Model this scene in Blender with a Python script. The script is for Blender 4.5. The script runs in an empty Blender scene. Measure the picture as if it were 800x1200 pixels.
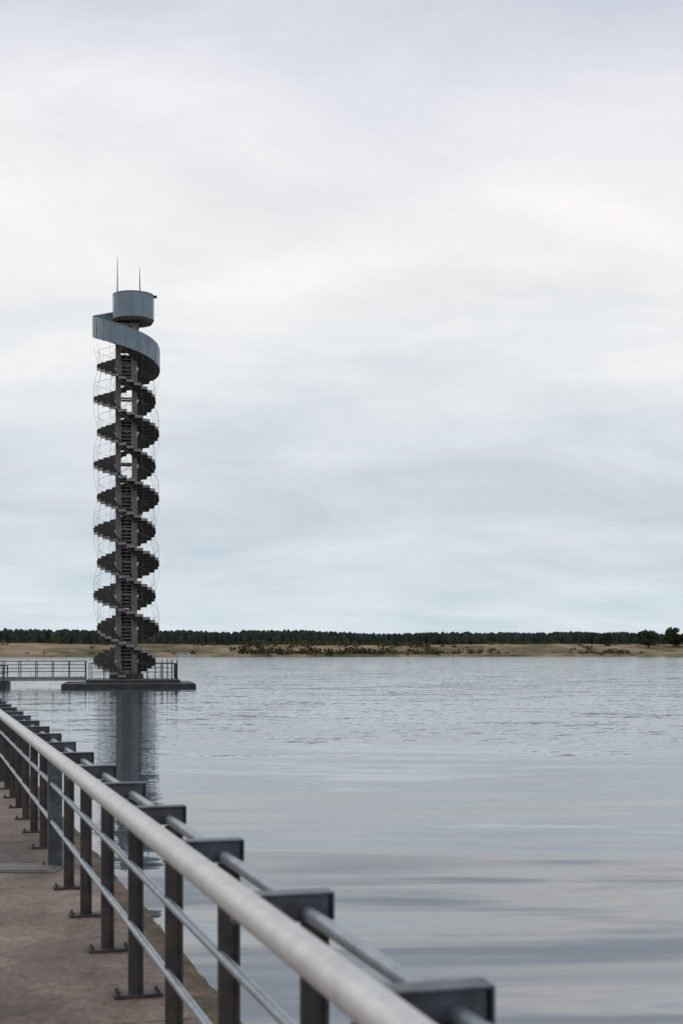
import bpy, math, random
from mathutils import Vector, Matrix, noise
random.seed(7)
S=bpy.context.scene
def lin(c):
    o=[]
    for v in c:
        v/=255.0
        o.append(v/12.92 if v<=.04045 else ((v+.055)/1.055)**2.4)
    return (o[0],o[1],o[2],1)

# ------------------------------------------------------------------ materials
def newmat(name):
    m=bpy.data.materials.new(name); m.use_nodes=True
    return m,m.node_tree,m.node_tree.nodes['Principled BSDF']
def noise_mat(name,c1,c2,scale=(1,1,1),nscale=3,detail=6,rough=.7,metal=0.0,bump=0.0,bscale=20,lo=.35,hi=.65,spec=.5,c3=None,n3=.5,speck=None):
    m,t,b=newmat(name); N=t.nodes; L=t.links
    tc=N.new('ShaderNodeTexCoord'); mp=N.new('ShaderNodeMapping'); mp.inputs['Scale'].default_value=scale
    L.new(tc.outputs['Object'],mp.inputs['Vector'])
    nz=N.new('ShaderNodeTexNoise'); nz.inputs['Scale'].default_value=nscale; nz.inputs['Detail'].default_value=detail; nz.inputs['Roughness'].default_value=.62
    L.new(mp.outputs[0],nz.inputs['Vector'])
    r=N.new('ShaderNodeValToRGB'); r.color_ramp.elements[0].position=lo; r.color_ramp.elements[1].position=hi
    r.color_ramp.elements[0].color=(*c1[:3],1); r.color_ramp.elements[1].color=(*c2[:3],1)
    L.new(nz.outputs['Fac'],r.inputs['Fac'])
    out=r.outputs['Color']
    if c3:
        n2=N.new('ShaderNodeTexNoise'); n2.inputs['Scale'].default_value=n3; n2.inputs['Detail'].default_value=8; n2.inputs['Roughness'].default_value=.65
        L.new(mp.outputs[0],n2.inputs['Vector'])
        r2=N.new('ShaderNodeValToRGB'); r2.color_ramp.elements[0].position=.45; r2.color_ramp.elements[1].position=.6
        L.new(n2.outputs['Fac'],r2.inputs['Fac'])
        mx=N.new('ShaderNodeMixRGB'); L.new(r2.outputs['Color'],mx.inputs[0]); L.new(out,mx.inputs[1]); mx.inputs[2].default_value=(*c3[:3],1)
        out=mx.outputs[0]
    if speck:
        n4=N.new('ShaderNodeTexNoise'); n4.inputs['Scale'].default_value=speck; n4.inputs['Detail'].default_value=3; n4.inputs['Roughness'].default_value=.7
        L.new(mp.outputs[0],n4.inputs['Vector'])
        r4=N.new('ShaderNodeValToRGB'); r4.color_ramp.elements[0].position=.3; r4.color_ramp.elements[1].position=.7
        r4.color_ramp.elements[0].color=(.55,.52,.5,1); r4.color_ramp.elements[1].color=(1.3,1.3,1.3,1)
        L.new(n4.outputs['Fac'],r4.inputs['Fac'])
        m4=N.new('ShaderNodeMixRGB'); m4.blend_type='MULTIPLY'; m4.inputs[0].default_value=1
        L.new(out,m4.inputs[1]); L.new(r4.outputs['Color'],m4.inputs[2]); out=m4.outputs[0]
    L.new(out,b.inputs['Base Color'])
    b.inputs['Roughness'].default_value=rough; b.inputs['Metallic'].default_value=metal
    b.inputs['Specular IOR Level'].default_value=spec
    if bump:
        n3_=N.new('ShaderNodeTexNoise'); n3_.inputs['Scale'].default_value=bscale; n3_.inputs['Detail'].default_value=5
        L.new(tc.outputs['Object'],n3_.inputs['Vector'])
        bp=N.new('ShaderNodeBump'); bp.inputs['Distance'].default_value=bump; bp.inputs['Strength'].default_value=1
        L.new(n3_.outputs['Fac'],bp.inputs['Height']); L.new(bp.outputs[0],b.inputs['Normal'])
    return m
M={}
M['conc']=noise_mat('promenade_concrete',(.15,.108,.082),(.29,.225,.18),nscale=1.6,rough=.7,bump=.006,bscale=45,c3=(.085,.06,.045),n3=.55,detail=12,speck=28)
M['edge']=noise_mat('mossy_edge_concrete',(.09,.055,.03),(.19,.13,.08),nscale=6,rough=.9,bump=.01,bscale=30,c3=(.06,.055,.025),n3=2,speck=25)
M['wall']=noise_mat('quay_wall_concrete',(.05,.045,.04),(.13,.12,.10),nscale=2,rough=.85,bump=.01,bscale=12)
M['galv']=noise_mat('galvanised_tube',(.54,.52,.495),(.61,.59,.56),nscale=40,rough=.42,metal=.25,bump=.0006,bscale=160,c3=(.49,.47,.45),n3=14)
M['tube']=noise_mat('thin_galvanised_tube',(.24,.27,.30),(.35,.38,.41),nscale=12,rough=.36,metal=.5)
M['arm']=noise_mat('bracket_steel',(.07,.085,.10),(.13,.15,.175),nscale=16,rough=.42,metal=.4,bump=.0006,bscale=120,c3=(.06,.06,.065),n3=6)
M['post']=noise_mat('shade_toned_post_steel',(.022,.020,.021),(.05,.045,.044),nscale=9,rough=.55,c3=(.07,.05,.04),n3=5)  # backlit shade of the posts is put into this dark base colour
M['cover']=noise_mat('cover_plate_steel',(.13,.12,.11),(.2,.18,.16),nscale=10,rough=.5,metal=.3)
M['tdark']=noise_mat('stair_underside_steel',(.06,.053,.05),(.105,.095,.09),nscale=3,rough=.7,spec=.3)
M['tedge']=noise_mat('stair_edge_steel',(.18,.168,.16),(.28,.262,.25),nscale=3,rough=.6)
M['tcol']=noise_mat('tower_column_steel',(.16,.137,.123),(.26,.228,.208),nscale=1.5,rough=.6)
M['tpar']=noise_mat('parapet_sheet_metal',(.15,.19,.225),(.21,.26,.30),scale=(1,1,.4),nscale=1.6,rough=.38,metal=.35)
M['pont']=noise_mat('pontoon_dark',(.02,.02,.022),(.05,.046,.045),nscale=2,rough=.6)
M['pdeck']=noise_mat('pontoon_deck',(.10,.09,.08),(.16,.15,.14),nscale=3,rough=.7)
M['forest']=noise_mat('forest_foliage',(.028,.038,.034),(.05,.062,.048),nscale=.05,rough=.95,spec=.1)  # slight bluish distance haze is mixed into the foliage colour
M['forest2']=noise_mat('forest_foliage_light',(.04,.052,.035),(.065,.07,.043),nscale=.05,rough=.95,spec=.1)
M['bush']=noise_mat('bush_foliage',(.04,.05,.028),(.08,.08,.04),nscale=.08,rough=.95,spec=.1)
M['bushb']=noise_mat('bush_foliage_autumn',(.10,.07,.035),(.15,.10,.045),nscale=.08,rough=.95,spec=.1)
M['bark']=noise_mat('bark',(.04,.03,.022),(.08,.06,.045),nscale=3,rough=.9)
M['land']=noise_mat('dry_grass_land',(.18,.135,.08),(.37,.28,.175),scale=(1,1,3),nscale=.06,rough=.95,spec=.1,c3=(.10,.085,.045),n3=.02,detail=10)
M['bank']=noise_mat('grass_bank',(.05,.07,.025),(.12,.12,.05),nscale=1,rough=.95,spec=.1)
M['white']=noise_mat('white_boat_paint',(.5,.5,.5),(.65,.65,.65),nscale=3,rough=.5)
M['leaf']=noise_mat('dry_leaf',(.14,.07,.03),(.28,.16,.07),nscale=3,rough=.8)

# ------------------------------------------------------------------ mesh builder
class MB:
    def __init__(s): s.v=[]; s.f=[]; s.m=[]; s.sm=[]
    def add(s,vs,fs,mi,smooth=False):
        o=len(s.v); s.v+= [tuple(p) for p in vs]
        for f in fs: s.f.append([i+o for i in f]); s.m.append(mi); s.sm.append(smooth)
    def box(s,c,ax,ay,az,mi):
        c=Vector(c);ax=Vector(ax);ay=Vector(ay);az=Vector(az)
        vs=[c+a*ax+b*ay+d*az for d in(-1,1) for b in(-1,1) for a in(-1,1)]
        s.add(vs,[(0,2,3,1),(4,5,7,6),(0,1,5,4),(2,6,7,3),(0,4,6,2),(1,3,7,5)],mi)
    def abox(s,x0,x1,y0,y1,z0,z1,mi):
        s.box(((x0+x1)/2,(y0+y1)/2,(z0+z1)/2),((x1-x0)/2,0,0),(0,(y1-y0)/2,0),(0,0,(z1-z0)/2),mi)
    def tube(s,pts,r,n,mi,caps=True,smooth=True):
        pts=[Vector(p) for p in pts]; vs=[];K=len(pts)
        for i,p in enumerate(pts):
            t=(pts[min(i+1,K-1)]-pts[max(i-1,0)]).normalized()
            u=t.cross(Vector((0,0,1)))
            if u.length<.01: u=Vector((1,0,0))
            u.normalize(); w=u.cross(t)
            rr=r[i] if isinstance(r,(list,tuple)) else r
            for k in range(n):
                a=2*math.pi*k/n; vs.append(p+rr*(math.cos(a)*u+math.sin(a)*w))
        fs=[]
        for i in range(K-1):
            for k in range(n):
                k2=(k+1)%n; fs.append((i*n+k,i*n+k2,(i+1)*n+k2,(i+1)*n+k))
        s.add(vs,fs,mi,smooth)
        if caps:
            s.add(vs[:n],[tuple(range(n))],mi); s.add(vs[-n:],[tuple(range(n))[::-1]],mi)
    def obj(s,name,mats,parent=None,bevel=0):
        me=bpy.data.meshes.new(name); me.from_pydata(s.v,[],s.f)
        for m in mats: me.materials.append(M[m])
        me.polygons.foreach_set('material_index',s.m); me.polygons.foreach_set('use_smooth',s.sm); me.update()
        o=bpy.data.objects.new(name,me); S.collection.objects.link(o)
        if parent: o.parent=parent
        if bevel:
            b=o.modifiers.new('bevel','BEVEL'); b.width=bevel; b.segments=2; b.limit_method='ANGLE'; b.angle_limit=math.radians(50)
        return o
def empty(name,loc=(0,0,0),rz=0):
    e=bpy.data.objects.new(name,None); e.location=loc; e.rotation_euler=(0,0,rz); S.collection.objects.link(e); return e

EYE=2.36; WALK=.80
d=Vector((-.282,.9594,0)); n=Vector((.9594,.282,0)); Z=Vector((0,0,1))
def P(s,L,z): return d*s+n*L+Z*z

# ------------------------------------------------------------------ promenade
b=MB()
s=-18.0
while s<150:
    b.box(P(s+3,-1.2,WALK-.15),d*2.992,n*2.35,Z*.15,0)
    s+=6
b.obj('promenade',['conc'],bevel=.006)
b=MB()
b.box(P(66,-1.15,.1),d*84,n*2.38,Z*.52,0)
b.obj('quay_foundation',['wall'])
b=MB(); K=900; vs=[];fs=[]
for i in range(K+1):
    s=-18+168*(i/K)**1.6
    j=.035*noise.noise(Vector((s*1.3,0,0)))+.02*noise.noise(Vector((s*6,3,0)))
    h=WALK-.035+.02*noise.noise(Vector((s*3,7,0)))
    vs+= [P(s,1.153,WALK-.012),P(s,1.24,h+.01),P(s,1.33+j,h-.01),P(s,1.36+j,h-.08),P(s,1.36,-.5)]
for i in range(K):
    for k in range(4):
        a=i*5+k; fs.append((a,a+1,a+6,a+5))
b.add(vs,fs,0); b.obj('quay_edge',['edge'])
b=MB()
b.box((-2.62,10.28,WALK+.006),(.60,-.02,0),(0.006,.20,0),Z*.006,0)
b.box((-2.62,10.28,WALK+.015),(.55,-.02,0),(0.005,.16,0),Z*.003,0)
b.obj('access_cover',['cover'],bevel=.002)
b=MB()
for _ in range(260):
    s=random.uniform(3,26); Lq=1.1-abs(random.gauss(0,.5)) 
    if random.random()<.25: Lq=random.uniform(-2.5,1)
    a=random.random()*6.28; r=random.uniform(.006,.018)
    p=P(s,Lq,WALK+.006); u=Vector((math.cos(a),math.sin(a),random.uniform(-.2,.3)))*r; w=Vector((-math.sin(a),math.cos(a),random.uniform(-.2,.3)))*r*.55
    b.add([p-u,p+w+Z*.003,p+u,p-w+Z*.004],[(0,1,2,3)],0)
b.obj('fallen_leaves',['leaf'])

# ------------------------------------------------------------------ railing
rail=empty('railing')
LP=.925; S0=2.37; DS=1.024; AT=.972
b=MB(); a_=MB(); bp=MB()
for i in range(-8,120):
    s=S0+DS*i
    if i==8 or (i>8 and (i-8)%12==0):
        b.box(P(s,LP,WALK+.45),d*.035,n*.05,Z*.45,1)
        b.box(P(s+.16,LP,WALK+.44),d*.012,n*.03,Z*.42,0)
    else:
        b.box(P(s,LP,WALK+.45),d*.0125,n*.032,Z*.445,0)
        b.box(P(s+.0,LP+.028,WALK+.45),d*.028,n*.006,Z*.443,0)
    bp.box(P(s,LP+.01,WALK+.0085),d*.05,n*.11,Z*.0075,0)
    if i<14:
        for q in(-.08,.10):
            for w in (-.03,.03):
                bp.tube([P(s+w,LP+q,WALK+.014),P(s+w,LP+q,WALK+.034)],.009,6,0,smooth=False)
    a0=.725; a1=.960; lc=(a0+a1)/2; lh=(a1-a0)/2
    zc=WALK+AT-.035
    a_.box(P(s,lc,zc),d*.022,n*lh,Z*.028,0)
    a_.box(P(s,lc,zc+.0315),d*.034,n*(lh+.004),Z*.0035,0)
    a_.box(P(s,lc,zc-.0315),d*.034,n*(lh+.004),Z*.0035,0)
    a_.box(P(s,a1+.0075,zc),d*.034,n*.0033,Z*.035,0)
    a_.box(P(s,.742,zc+.005),d*.03,n*.012,Z*.03,0)
b.obj('posts',['post','arm'],rail,bevel=.002)
bp.obj('base_plates',['post'],rail,bevel=.002)
a_.obj('brackets',['arm'],rail,bevel=.0025)
b=MB(); e0,e1=-6.4,124
def wob(s,k): return .004*noise.noise(Vector((s*.25,k,0)))
ss=[e0+(e1-e0)*i/260 for i in range(261)]
b.tube([P(s,.702+wob(s,1),WALK+.982+wob(s,2)) for s in ss],.038,20,0)
for k in range(-1,20):
    s=S0+DS*(6*k+3.5)
    if s<e1: b.tube([P(s-.004,.702,WALK+.982),P(s+.004,.702,WALK+.982)],.0395,20,0)
b.obj('handrail',['galv'],rail)
b=MB()
for (L,h,r) in((.905,.920,.0185),(.900,.605,.0165),(.900,.33,.0165)):
    b.tube([P(s,L,WALK+h) for s in ss],r,14,0)
b.obj('thin_rails',['tube'],rail)

# ------------------------------------------------------------------ tower
TX,TY=-14.5,96.0
RZ=math.radians(8.57)
tw=empty('spiral_stair_tower',(TX,TY,0),RZ)
PT=4.388; zt=23.84
RA,RB,RI=2.18,1.95,.82
tr=MB(); hr=MB(); par=MB()
def pol(r,a,z): return Vector((r*math.cos(a),r*math.sin(a),z))
def flight(R,a0,aref,zend):
    st=math.radians(15); a=a0; out=[];inn=[]
    while True:
        z=zt-PT*(a+st/2-aref)/(2*math.pi)
        if z<zend: break
        ov=.02
        v=[]
        for zz in(z-.05,z):
            v+=[pol(RI,a-ov,zz),pol(R,a-ov,zz),pol(R,a+st/2,zz),pol(R,a+st+ov,zz),pol(RI,a+st+ov,zz)]
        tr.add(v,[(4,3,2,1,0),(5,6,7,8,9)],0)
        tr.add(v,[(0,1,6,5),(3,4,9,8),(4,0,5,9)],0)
        v2=[]
        for zz in(z-.17,z+.012):
            for rr in(R+.002,R+.022):
                v2+=[pol(rr,a,zz),pol(rr,a+st/2,zz),pol(rr,a+st,zz)]
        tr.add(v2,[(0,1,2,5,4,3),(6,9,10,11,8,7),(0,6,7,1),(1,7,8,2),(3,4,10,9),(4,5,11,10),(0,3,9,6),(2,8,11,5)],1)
        e=a+st
        c=(pol(RI,e,0)+pol(R,e,0))/2; rd=pol(1,e,0); td=Vector((-rd.y,rd.x,0))
        tr.box((c.x,c.y,z-.13),rd*((R-RI)/2-.005),td*.008,Z*.079,0)
        rd=pol(1,a+st/2,0); td=Vector((-rd.y,rd.x,0)); c=rd*((R+RI)/2)
        tr.box((c.x,c.y,z-.11),rd*((R-RI)/2-.01),td*.02,Z*.055,0)
        hr.tube([pol(R-.02,a+st/2,z),pol(R-.02,a+st/2,z+1.0)],.004,3,0,False,False)
        out.append(pol(R-.02,a+st/2,z+1.0)); inn.append(pol(RI+.03,a+st/2,z+.95))
        a+=st
    hr.tube(out,.010,4,0); hr.tube(inn,.012,4,0)
    hr.tube([p-Z*.5 for p in out],.004,3,0)
    vs=[];fs=[];Kn=len(inn)
    for k in range(Kn):
        aa=a0+st*(k+.5); zz=inn[k].z-.95
        for rr in(RI-.03,RI):
            for q in(-.28,.05): vs.append(pol(rr,aa,zz+q))
    for k in range(Kn-1):
        o=k*4
        fs+=[(o,o+4,o+5,o+1),(o+2,o+3,o+7,o+6),(o,o+2,o+6,o+4),(o+1,o+5,o+7,o+3)]
    tr.add(vs,fs,2)
flight(RA,math.pi*.5,math.pi,.8)
flight(RB,2.5*math.pi,2*math.pi,.8)
tr.obj('stair_flights',['tdark','tedge','tcol'],tw)
hr.obj('stair_handrails',['tcol'],tw)
b=MB()
for k in range(12):
    al=2*math.pi*(k+.0)/12
    pts=[]
    z=23.0
    while z>1.0:
        fa=((zt-z)/PT*2*math.pi+math.pi-al)/(2*math.pi)
        ph=fa-math.floor(fa)
        r=1.98+.14*math.cos(2*math.pi*ph)-.05*math.cos(4*math.pi*ph)+.07
        pts.append(pol(r+.03,al,z)); z-=.37
    b.tube(pts,.008,3,0,False)
b.obj('safety_wires',['tcol'],tw)
b=MB()
for sx in(-1,1):
    for sy in(-1,1):
        b.box((sx*.54,sy*.46,12.5),(.18,0,0),(0,.13,0),Z*12.0,0)
    b.box((sx*.54,0,12.4),(.05,0,0),(0,.33,0),Z*11.9,0)
for k in range(0,22):
    z=.8+k*PT/4
    for sy in(-1,1):
        b.box((0,sy*.46,z),(.355,0,0),(0,.06,0),Z*.06,0)
for k in range(0,11):
    zc=1.9+PT/2*k
    dense = (k%2==1) or k<5
    if dense and k<10:
        for q in range(9):
            b.box((0,-.42,zc-1.0+q*.24),(.356,0,0),(0,.012,0),Z*.035,0)
        b.box((0,.44,zc),(.356,0,0),(0,.012,0),Z*.9,1)
    b.box((0,0,zc+1.02 if k<10 else 24.2),(.355,0,0),(0,.4,0),Z*.03,1)
b.tube([(0,0,.6),(0,0,1.2)],.5,16,0)
b.obj('core_columns',['tcol','tdark'],tw)
b=MB(); vs=[];fs=[]; K=90; A0=math.pi*.5; A1=math.pi*2.16
for i in range(K+1):
    a=A0+(A1-A0)*i/K; z=zt-PT*(a-math.pi)/(2*math.pi)
    tp=1.12; 
    if i>K-14: tp=1.12-.7*((i-(K-14))/14)**2
    for r in(RA+.03,RA+.07):
        for q in(-.22,tp): vs.append(pol(r,a,z+q))
for i in range(K):
    o=i*4; fs+=[(o,o+1,o+5,o+4),(o+2,o+6,o+7,o+3),(o+1,o+3,o+7,o+5),(o,o+4,o+6,o+2)]
fs+=[(0,2,3,1),(K*4,K*4+1,K*4+3,K*4+2)]
b.add(vs,fs,0,False)
for i in range(0,K,6):
    a=A0+(A1-A0)*i/K; z=zt-PT*(a-math.pi)/(2*math.pi)
    if i<K-14: b.tube([pol(RA+.075,a,z-.2),pol(RA+.075,a,z+1.1)],.012,5,1)
b.tube([pol(RA+.05,A0+(A1-A0)*i/K,zt-PT*(A0+(A1-A0)*i/K-math.pi)/(2*math.pi)+1.14) for i in range(K-14)],.035,6,0)
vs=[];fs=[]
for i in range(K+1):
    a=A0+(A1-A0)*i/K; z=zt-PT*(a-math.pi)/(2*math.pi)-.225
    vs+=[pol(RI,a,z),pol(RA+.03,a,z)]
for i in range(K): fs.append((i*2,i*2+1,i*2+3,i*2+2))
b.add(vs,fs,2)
b.obj('spiral_parapet',['tpar','tedge','tdark'],tw)
b=MB(); cx=.47; R=1.36; z0,z1=24.82,26.48; K=48
def ring(r,z): return [Vector((cx+r*math.cos(2*math.pi*k/K),r*math.sin(2*math.pi*k/K),z)) for k in range(K)]
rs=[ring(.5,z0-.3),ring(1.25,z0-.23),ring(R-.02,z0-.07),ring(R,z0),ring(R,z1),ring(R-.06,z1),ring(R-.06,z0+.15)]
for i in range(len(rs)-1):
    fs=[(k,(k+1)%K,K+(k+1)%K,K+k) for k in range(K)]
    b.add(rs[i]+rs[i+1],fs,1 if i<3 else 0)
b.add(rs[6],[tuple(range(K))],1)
for k in range(0,K,4):
    a=2*math.pi*k/K
    b.tube([(cx+(R+.004)*math.cos(a),(R+.004)*math.sin(a),z0),(cx+(R+.004)*math.cos(a),(R+.004)*math.sin(a),z1)],.013,5,0)
b.tube(rs[4]+[rs[4][0]],.035,6,0); b.tube(rs[3]+[rs[3][0]],.03,6,2)
b.abox(cx+1.2,cx+1.58,-.12,.12,z1-.1,z1+.04,1)
b.tube([(cx-.3,.2,z1-.2),(cx-.3,.2,z1+.23)],.05,6,1)
b.obj('viewing_platform',['tpar','tdark','tedge'],tw)
b=MB()
b.tube([(-.60,.1,26.0),(-.60,.1,27.9),(-.60,.1,29.1)],[.045,.03,.012],6,0)
b.tube([(.90,.1,26.0),(.90,.1,27.6),(.90,.1,28.4)],[.045,.03,.012],6,0)
b.obj('antennas',['post'],tw)
b=MB(); b.abox(-.85,.85,-.62,.62,24.3,24.5,0); b.obj('core_cap',['tcol'],tw)

pn=empty('floating_pontoon',(TX,TY,0),RZ)
b=MB()
b.abox(-4.15,4.5,-3.9,3.9,-.3,.32,0); b.abox(-4.05,4.4,-3.8,3.8,.323,.38,1)
b.abox(-2.6,3.5,-3.2,3.2,.383,.56,0); b.abox(-2.55,3.45,-3.15,3.15,.563,.60,1)
for k in range(12): b.abox(-3.9+k*.74,-3.82+k*.74,-3.96,-3.902,-.2,.34,0)
b.tube([(0,0,.56),(0,0,.95)],1.15,20,0)
b.obj('hull_and_deck',['pont','pdeck'],pn,bevel=.01)
b=MB()
def fence(b,p0,p1,h,step,z,thick=.025,bars=3):
    p0=Vector(p0);p1=Vector(p1); Ln=(p1-p0).length; nn=max(1,round(Ln/step))
    for i in range(nn+1):
        p=p0.lerp(p1,i/nn); b.tube([(p.x,p.y,z),(p.x,p.y,z+h)],thick,6,0)
    for q in range(bars):
        hh=h*(1-q/bars*.85); b.tube([(p0.x,p0.y,z+hh),(p1.x,p1.y,z+hh)],thick*(.95 if q==0 else .6),6,0)
for (p,q) in(((-2.4,-3.0,0),(3.3,-3.0,0)),((-2.4,3.0,0),(3.3,3.0,0)),((3.3,-3.0,0),(3.3,3.0,0))):
    fence(b,p,q,1.05,.95,.60)
for x in(1.9,2.35,2.7,3.0,3.35,):
    b.tube([(x,-1.5,.6),(x,-1.5,1.9)],.035,6,0)
b.obj('pontoon_railing',['post'],pn)
fb=empty('footbridge',(TX,TY,0),RZ)
b=MB()
b.abox(-13.5,-2.65,-.85,.85,.56,.66,0)
for y in(-.9,.9): b.abox(-13.5,-2.65,y-.05,y+.05,.5,.74,1)
b.obj('bridge_deck',['pdeck','tedge'],fb)
b=MB()
for y in(-.9,.9): fence(b,(-13.5,y,0),(-2.7,y,0),1.1,1.05,.7,.028,4)
b.obj('bridge_railing',['post'],fb)
b=MB()
b.abox(-11.2,-7.75,-1.7,1.7,-.3,.42,0); b.abox(-11.1,-7.85,-1.6,1.6,.423,.49,0)
for y in(-1.5,1.5): 
    for x in(-11,-9.4,-7.95): b.tube([(x,y,.4),(x,y,1.5)],.04,6,0)
    b.tube([(-11,y,1.5),(-7.95,y,1.5)],.03,6,0); b.tube([(-11,y,1.0),(-7.95,y,1.0)],.02,6,0)
b.obj('bridge_float',['pont'],fb)

# ------------------------------------------------------------------ water
m,t,bs=newmat('lake_water'); N=t.nodes; L=t.links
geo=N.new('ShaderNodeNewGeometry')
def mapping(sc,rot=0,loc=(0,0,0)):
    mp=N.new('ShaderNodeMapping'); mp.inputs['Scale'].default_value=sc; mp.inputs['Rotation'].default_value=(0,0,rot); mp.inputs['Location'].default_value=loc
    L.new(geo.outputs['Position'],mp.inputs['Vector']); return mp
def nz(mp,scale,detail,rough=.5,dist=0,col=False):
    x=N.new('ShaderNodeTexNoise'); x.inputs['Scale'].default_value=scale; x.inputs['Detail'].default_value=detail; x.inputs['Roughness'].default_value=rough; x.inputs['Distortion'].default_value=dist
    L.new(mp.outputs[0],x.inputs['Vector']); return x.outputs['Color' if col else 'Fac']
def mth(op,a,b_=None,clamp=False):
    x=N.new('ShaderNodeMath'); x.operation=op; x.use_clamp=clamp
    for i,v in enumerate((a,b_)):
        if v is None: continue
        if isinstance(v,(int,float)): x.inputs[i].default_value=v
        else: L.new(v,x.inputs[i])
    return x.outputs[0]
def mrange(v,a,b_,c,e):
    x=N.new('ShaderNodeMapRange'); x.interpolation_type='SMOOTHSTEP'; L.new(v,x.inputs[0])
    for i,q in enumerate((a,b_,c,e)): x.inputs[i+1].default_value=q
    return x.outputs[0]
def slope(col,kx,ky,amp,mid=.5):
    a=N.new('ShaderNodeVectorMath'); a.operation='SUBTRACT'; L.new(col,a.inputs[0]); a.inputs[1].default_value=(.5,mid,.5)
    k=N.new('ShaderNodeVectorMath'); k.operation='MULTIPLY'; L.new(a.outputs[0],k.inputs[0]); k.inputs[1].default_value=(kx,ky,0)
    c=N.new('ShaderNodeVectorMath'); c.operation='SCALE'; L.new(k.outputs[0],c.inputs[0])
    if isinstance(amp,(int,float)): c.inputs['Scale'].default_value=amp
    else: L.new(amp,c.inputs['Scale'])
    return c.outputs[0]
def vadd(a,b_):
    x=N.new('ShaderNodeVectorMath'); x.operation='ADD'
    for i,v in enumerate((a,b_)):
        if isinstance(v,tuple): x.inputs[i].default_value=v
        else: L.new(v,x.inputs[i])
    return x.outputs[0]
sep=N.new('ShaderNodeSeparateXYZ'); L.new(geo.outputs['Position'],sep.inputs[0])
bound=mth('ADD',sep.outputs['Y'],mth('MULTIPLY',mth('SUBTRACT',nz(mapping((.03,.12,1)),1,4,.6),.5),26.0))
far=mrange(bound,28,40,0,1)
near=mrange(sep.outputs['Y'],8,30,1,.18)
calm=mrange(nz(mapping((.05,.25,1),.05,(3,9,0)),1,4,.6),.42,.60,.08,1)
sw=slope(nz(mapping((.14,.62,1),.16),1,2,.5,.5,True),.05,.52,near,.60)
sm=slope(nz(mapping((.35,1.7,1),-.08),1,3,.5,.4,True),.04,.30,mth('ADD',mth('MULTIPLY',calm,mth('ADD',mth('MULTIPLY',near,1.1),.2)),mth('MULTIPLY',far,.32)),.54)
sf=slope(nz(mapping((2.6,6.0,1),.05),1,4,.6,0,True),.035,.24,mth('ADD',mth('MULTIPLY',calm,.3),mth('MULTIPLY',far,1.0)))
nv_=vadd(vadd(vadd(sw,sm),sf),(0,0,1))
nn=N.new('ShaderNodeVectorMath'); nn.operation='NORMALIZE'; L.new(nv_,nn.inputs[0]); L.new(nn.outputs[0],bs.inputs['Normal'])
bs.inputs['Base Color'].default_value=(.085,.11,.125,1)
bs.inputs['Roughness'].default_value=.03; bs.inputs['IOR'].default_value=2.7
M['water']=m
b=MB(); b.add([(-3000,-300,0),(4000,-300,0),(4000,6000,0),(-3000,6000,0)],[(0,1,2,3)],0); b.obj('water',['water'])

# ------------------------------------------------------------------ far shore
def shoreY(x): return 860+.42*x+ 18*noise.noise(Vector((x*.006,1,0)))+7*noise.noise(Vector((x*.03,4,0))) if x>-700 else 566
def landh(x,v):
    if v<0: return -1.2
    e=min(1,v/6); g=min(1,max(0,(v-8)/90)); g=g*g*(3-2*g)
    hi=8.0+1.2*noise.noise(Vector((x*.008,v*.004,2)))
    return -1.2+2.6*e+ (hi-1.4)*g + .9*noise.noise(Vector((x*.03,v*.03,0)))*min(1,v/25)+.35*noise.noise(Vector((x*.15,v*.1,0)))*min(1,v/10)
b=MB(); xs=[-1500+8*i for i in range(400)]; vv=[-6,0,2,4,6,9,14,20,30,42,56,72,90,120,160,220,300,450,800,3500]
vs=[(x,shoreY(x)+v,landh(x,v)) for x in xs for v in vv]; nv=len(vv)
fs=[(i*nv+k,(i+1)*nv+k,(i+1)*nv+k+1,i*nv+k+1) for i in range(len(xs)-1) for k in range(nv-1)]
b.add(vs,fs,0,True); b.obj('far_shore_ground',['land'])

def pine(b,x,y,z,h,r,mi):
    b.tube([(x,y,z-.5),(x,y,z+h*.5)],.25,4,2,False)
    for q in range(2):
        k=6; o=random.random()*6; ox=random.uniform(-.6,.6)
        lv=[(-.06+.3*q,.95),(.3+.2*q,1.0),(.72+.08*q,.74),(.90+.05*q,.35)]
        vs=[]
        for (hh,rr) in lv:
            for j in range(k):
                a=o+2*math.pi*j/k; q2=r*rr*random.uniform(.75,1.2)
                vs.append((x+ox+q2*math.cos(a),y+q2*math.sin(a),z+h*hh+random.uniform(-.35,.35)))
        vs.append((x+ox,y,z+h*(.95+.05*q)))
        fs=[(l*k+j,l*k+(j+1)%k,(l+1)*k+(j+1)%k,(l+1)*k+j) for l in range(3) for j in range(k)]
        fs+=[(3*k+j,3*k+(j+1)%k,4*k) for j in range(k)]
        b.add(vs,fs,mi)
b=MB()
x=-620
while x<720:
    for row in range(4):
        xx=x+random.uniform(-2,2); v=185+row*9+random.uniform(-4,4)+25*noise.noise(Vector((x*.01,5,0)))
        hh=(10.2+1.3*noise.noise(Vector((x*.012,8,0)))+.8*noise.noise(Vector((x*.05,3,0)))+random.uniform(-.6,.6))
        if x>250: hh*=.95
        if row==0: hh*=random.uniform(.55,.95)
        pine(b,xx,shoreY(xx)+v,landh(xx,v),hh,random.uniform(1.9,2.8),0 if random.random()<.85 else 1)
    x+=2.6
b.obj('forest_treeline',['forest','forest2','bark'])
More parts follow.
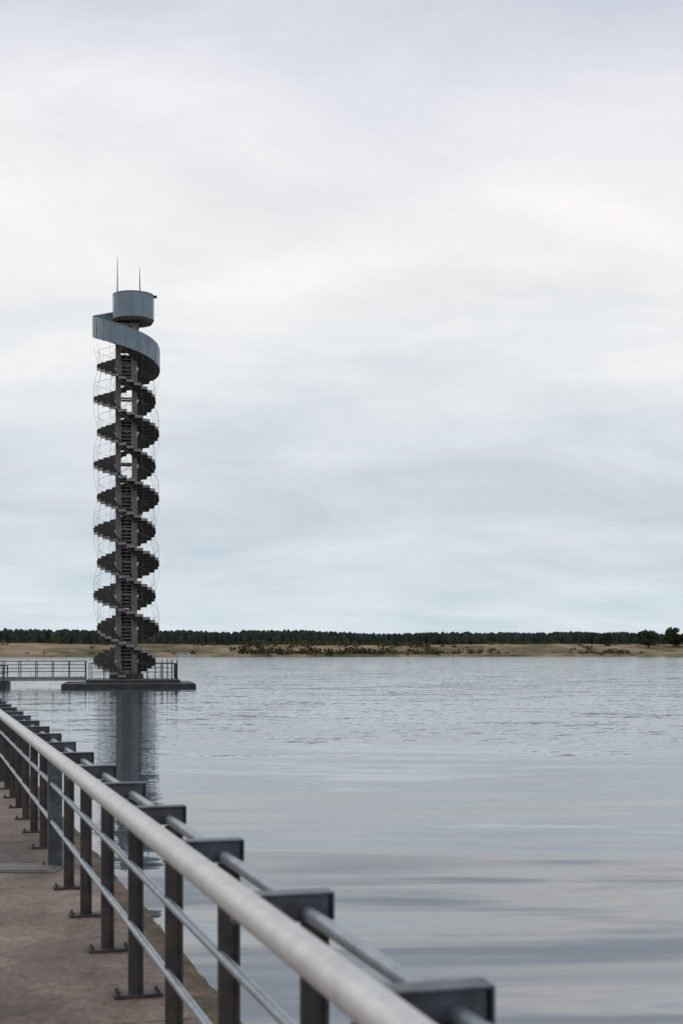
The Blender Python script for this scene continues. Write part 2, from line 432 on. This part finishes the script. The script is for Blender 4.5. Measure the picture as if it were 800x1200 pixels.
def tufts(b,c,r,m,size,mi,flat=.8):
    for _ in range(m):
        u=Vector((random.gauss(0,1),random.gauss(0,1),random.gauss(0,1))).normalized()*(random.random()**.4)
        p=Vector((c[0]+u.x*r,c[1]+u.y*r,c[2]+u.z*r*flat))
        a=Vector((random.uniform(-1,1),random.uniform(-1,1),random.uniform(-1,1))).normalized()*size*random.uniform(.6,1.3)
        e=a.cross(Vector((random.uniform(-1,1),random.uniform(-1,1),random.uniform(-1,1)))).normalized()*size*random.uniform(.5,1)
        b.add([p-a,p+e,p+a,p-e*.8],[(0,1,2,3)],mi)
b=MB()
def density(px):
    return .4 if px<-60 else (1.0 if px<60 else .7)
for _ in range(2600):
    x=random.uniform(-520,600)
    if random.random()>density(x): continue
    v=random.choice([random.uniform(5,30),random.uniform(30,190),random.uniform(60,180)])
    if x<-60 and v<60 and random.random()<.6: continue
    cl=noise.noise(Vector((x*.02,v*.02,9)))
    if cl<-.1 and not(-60<x<60): continue
    r=random.uniform(.9,2.3)*(1.35 if -60<x<60 else 1)
    mi=0 if random.random()<.8 else 1
    z=landh(x,v)
    tufts(b,(x,shoreY(x)+v,z+r*.4),r*1.4,22,r*.38,mi,.6)
b.obj('shore_bushes',['bush','bushb'])
def broadleaf(px,dist_v,h,w,seed):
    random.seed(seed)
    x=px; 
    y=shoreY(x)+dist_v; z=landh(x,dist_v)
    b=MB()
    b.tube([(x,y,z-.5),(x+.3,y,z+h*.3),(x,y,z+h*.7)],[.7,.5,.2],8,1)
    for k in range(6):
        a=k*1.05; b.tube([(x,y,z+h*.25),(x+math.cos(a)*w*.3,y+math.sin(a)*w*.3,z+h*.6)],[.3,.1],5,1)
    for k in range(30):
        u=Vector((random.gauss(0,1),random.gauss(0,1),random.gauss(0,1))).normalized()*random.random()**.35
        c=(x+u.x*w*.42,y+u.y*w*.4,z+h*.5+u.z*h*.4)
        tufts(b,c,w*.13,55,.75,0 if random.random()<.7 else 2,.85)
    b.obj('broadleaf_tree',['bush','bark','forest2'])
def at(px,base,v):
    t_=(px-400)/1667
    x=0
    for _ in range(20): x=t_*(shoreY(x)+v)
    return x
broadleaf(at(759,0,60),60,13.5,17,1)
broadleaf(at(789,0,70),70,14.5,18,2)
broadleaf(at(806,0,64),64,13,16,3)
broadleaf(at(712,0,90),90,9,8,4)
random.seed(11)
b=MB(); vs=[];fs=[]
Ls=[-3.56,-4.5,-7,-12,-20,-40,-90]; 
sl=[-60+6*i for i in range(45)]
for s in sl:
    for i,Lq in enumerate(Ls):
        z=WALK-.02+ (0 if i==0 else .06*i*i*.35+.25*noise.noise(Vector((s*.1,Lq*.1,0))))
        vs.append(P(s,Lq,z))
q=len(Ls)
fs=[(i*q+k,(i+1)*q+k,(i+1)*q+k+1,i*q+k+1) for i in range(len(sl)-1) for k in range(q-1)]
b.add(vs,fs,0,True); b.obj('grass_bank',['bank'])
bx=at(218,0,-10); by=shoreY(bx)-8
b=MB()
hull=[(-5,0),(-4,-1.2),(3,-1.3),(5.5,0),(3,1.3),(-4,1.2)]
lo=[(bx+p[0]*.85,by+p[1]*.7,-.2) for p in hull]; up=[(bx+p[0],by+p[1],1.0) for p in hull]
b.add(lo+up,[(i,(i+1)%6,6+(i+1)%6,6+i) for i in range(6)]+[(6,7,8,9,10,11)],0)
b.abox(bx-2.5,bx+1.5,by-.9,by+.9,1.0,2.2,0); b.abox(bx-2.2,bx+1.2,by-.92,by-.905,1.4,1.9,1)
b.obj('moored_boat',['white','tdark'])

# ------------------------------------------------------------------ world
W=bpy.data.worlds.new("World"); S.world=W; W.use_nodes=True
N=W.node_tree.nodes; L=W.node_tree.links; bg=N['Background']; bg.inputs['Strength'].default_value=.1
SE,SR=math.radians(42),math.radians(-60)
sky=N.new('ShaderNodeTexSky'); sky.sky_type='NISHITA'; sky.sun_disc=False; sky.sun_elevation=SE; sky.sun_rotation=SR
tc=N.new('ShaderNodeTexCoord'); sp=N.new('ShaderNodeSeparateXYZ'); L.new(tc.outputs['Generated'],sp.inputs[0])
def wm(op,a,b_=None,c=None,clamp=False):
    x=N.new('ShaderNodeMath'); x.operation=op; x.use_clamp=clamp
    for i,v in enumerate((a,b_,c)):
        if v is None: continue
        if isinstance(v,(int,float)): x.inputs[i].default_value=v
        else: L.new(v,x.inputs[i])
    return x.outputs[0]
zc=wm('MAXIMUM',sp.outputs['Z'],0.0)
den=wm('ADD',zc,.20)
cb=N.new('ShaderNodeCombineXYZ'); L.new(wm('DIVIDE',sp.outputs['X'],den),cb.inputs[0]); L.new(wm('DIVIDE',sp.outputs['Y'],den),cb.inputs[1])
def wn(scale,detail,rough,sc,loc=(0,0,0),rot=0):
    mp=N.new('ShaderNodeMapping'); mp.inputs['Scale'].default_value=sc; mp.inputs['Location'].default_value=loc; mp.inputs['Rotation'].default_value=(0,0,rot)
    L.new(cb.outputs[0],mp.inputs['Vector'])
    x=N.new('ShaderNodeTexNoise'); x.inputs['Scale'].default_value=scale; x.inputs['Detail'].default_value=detail; x.inputs['Roughness'].default_value=rough; x.inputs['Distortion'].default_value=.4
    L.new(mp.outputs[0],x.inputs['Vector']); return x.outputs['Fac']
n1=wn(1.0,7,.52,(.8,1,1),rot=.2); n2=wn(2.2,8,.58,(.9,1.2,1),(4,2,0),-.25)
warp=wm('MULTIPLY',wm('SUBTRACT',n1,.5),.28)
f=wm('ADD',zc,wm('MULTIPLY',warp,wm('ADD',wm('MULTIPLY',zc,2.0),.25)),clamp=True)
cr=N.new('ShaderNodeValToRGB'); el=cr.color_ramp.elements
stops=[(0,(208,220,228)),(.04,(207,218,226)),(.10,(203,211,219)),(.15,(211,217,223)),(.21,(231,233,234)),(.28,(243,241,238)),(.35,(230,231,235)),(.43,(205,209,220)),(.6,(186,196,212)),(1,(200,205,214))]
el[0].position=0; el[0].color=lin(stops[0][1]); el[1].position=1; el[1].color=lin(stops[-1][1])
for p,c in stops[1:-1]:
    e=el.new(p); e.color=lin(c)
L.new(f,cr.inputs['Fac'])
shade=wm('ADD',wm('MULTIPLY',wm('SUBTRACT',n2,.5),.50),1.0)
cm=N.new('ShaderNodeMixRGB'); cm.blend_type='MULTIPLY'; cm.inputs[0].default_value=1
L.new(cr.outputs['Color'],cm.inputs[1]); 
cg=N.new('ShaderNodeCombineXYZ')
L.new(wm('POWER',shade,1.25),cg.inputs[0]); L.new(shade,cg.inputs[1]); L.new(wm('POWER',shade,.75),cg.inputs[2])
L.new(cg.outputs[0],cm.inputs[2])
sc=N.new('ShaderNodeVectorMath'); sc.operation='SCALE'; sc.inputs['Scale'].default_value=10.7
L.new(cm.outputs[0],sc.inputs[0])
mx=N.new('ShaderNodeMixRGB'); mx.inputs[0].default_value=.06
L.new(sc.outputs[0],mx.inputs[1]); L.new(sky.outputs[0],mx.inputs[2]); L.new(mx.outputs[0],bg.inputs['Color'])

sd=bpy.data.lights.new('sun','SUN'); sd.energy=.9; sd.angle=math.radians(18); sd.color=(1,.95,.88)
so=bpy.data.objects.new('sun',sd); S.collection.objects.link(so)
dirv=Vector((math.sin(SR)*math.cos(SE),math.cos(SR)*math.cos(SE),math.sin(SE)))
so.rotation_euler=dirv.to_track_quat('Z','Y').to_euler(); so.location=dirv*50

# ------------------------------------------------------------------ camera (level, rising-front lens shift)
cd=bpy.data.cameras.new('camera'); cam=bpy.data.objects.new('camera',cd); S.collection.objects.link(cam); S.camera=cam
cd.sensor_fit='VERTICAL'; cd.sensor_height=36; cd.sensor_width=24; cd.lens=50; cd.shift_y=.1375
cam.location=(0,0,EYE); cam.rotation_euler=(math.radians(90),0,0)
cd.clip_start=.05; cd.clip_end=12000
cd.dof.use_dof=True; cd.dof.focus_distance=50; cd.dof.aperture_fstop=5.0
S.view_settings.view_transform='Standard'; S.view_settings.look='None'; S.view_settings.exposure=0
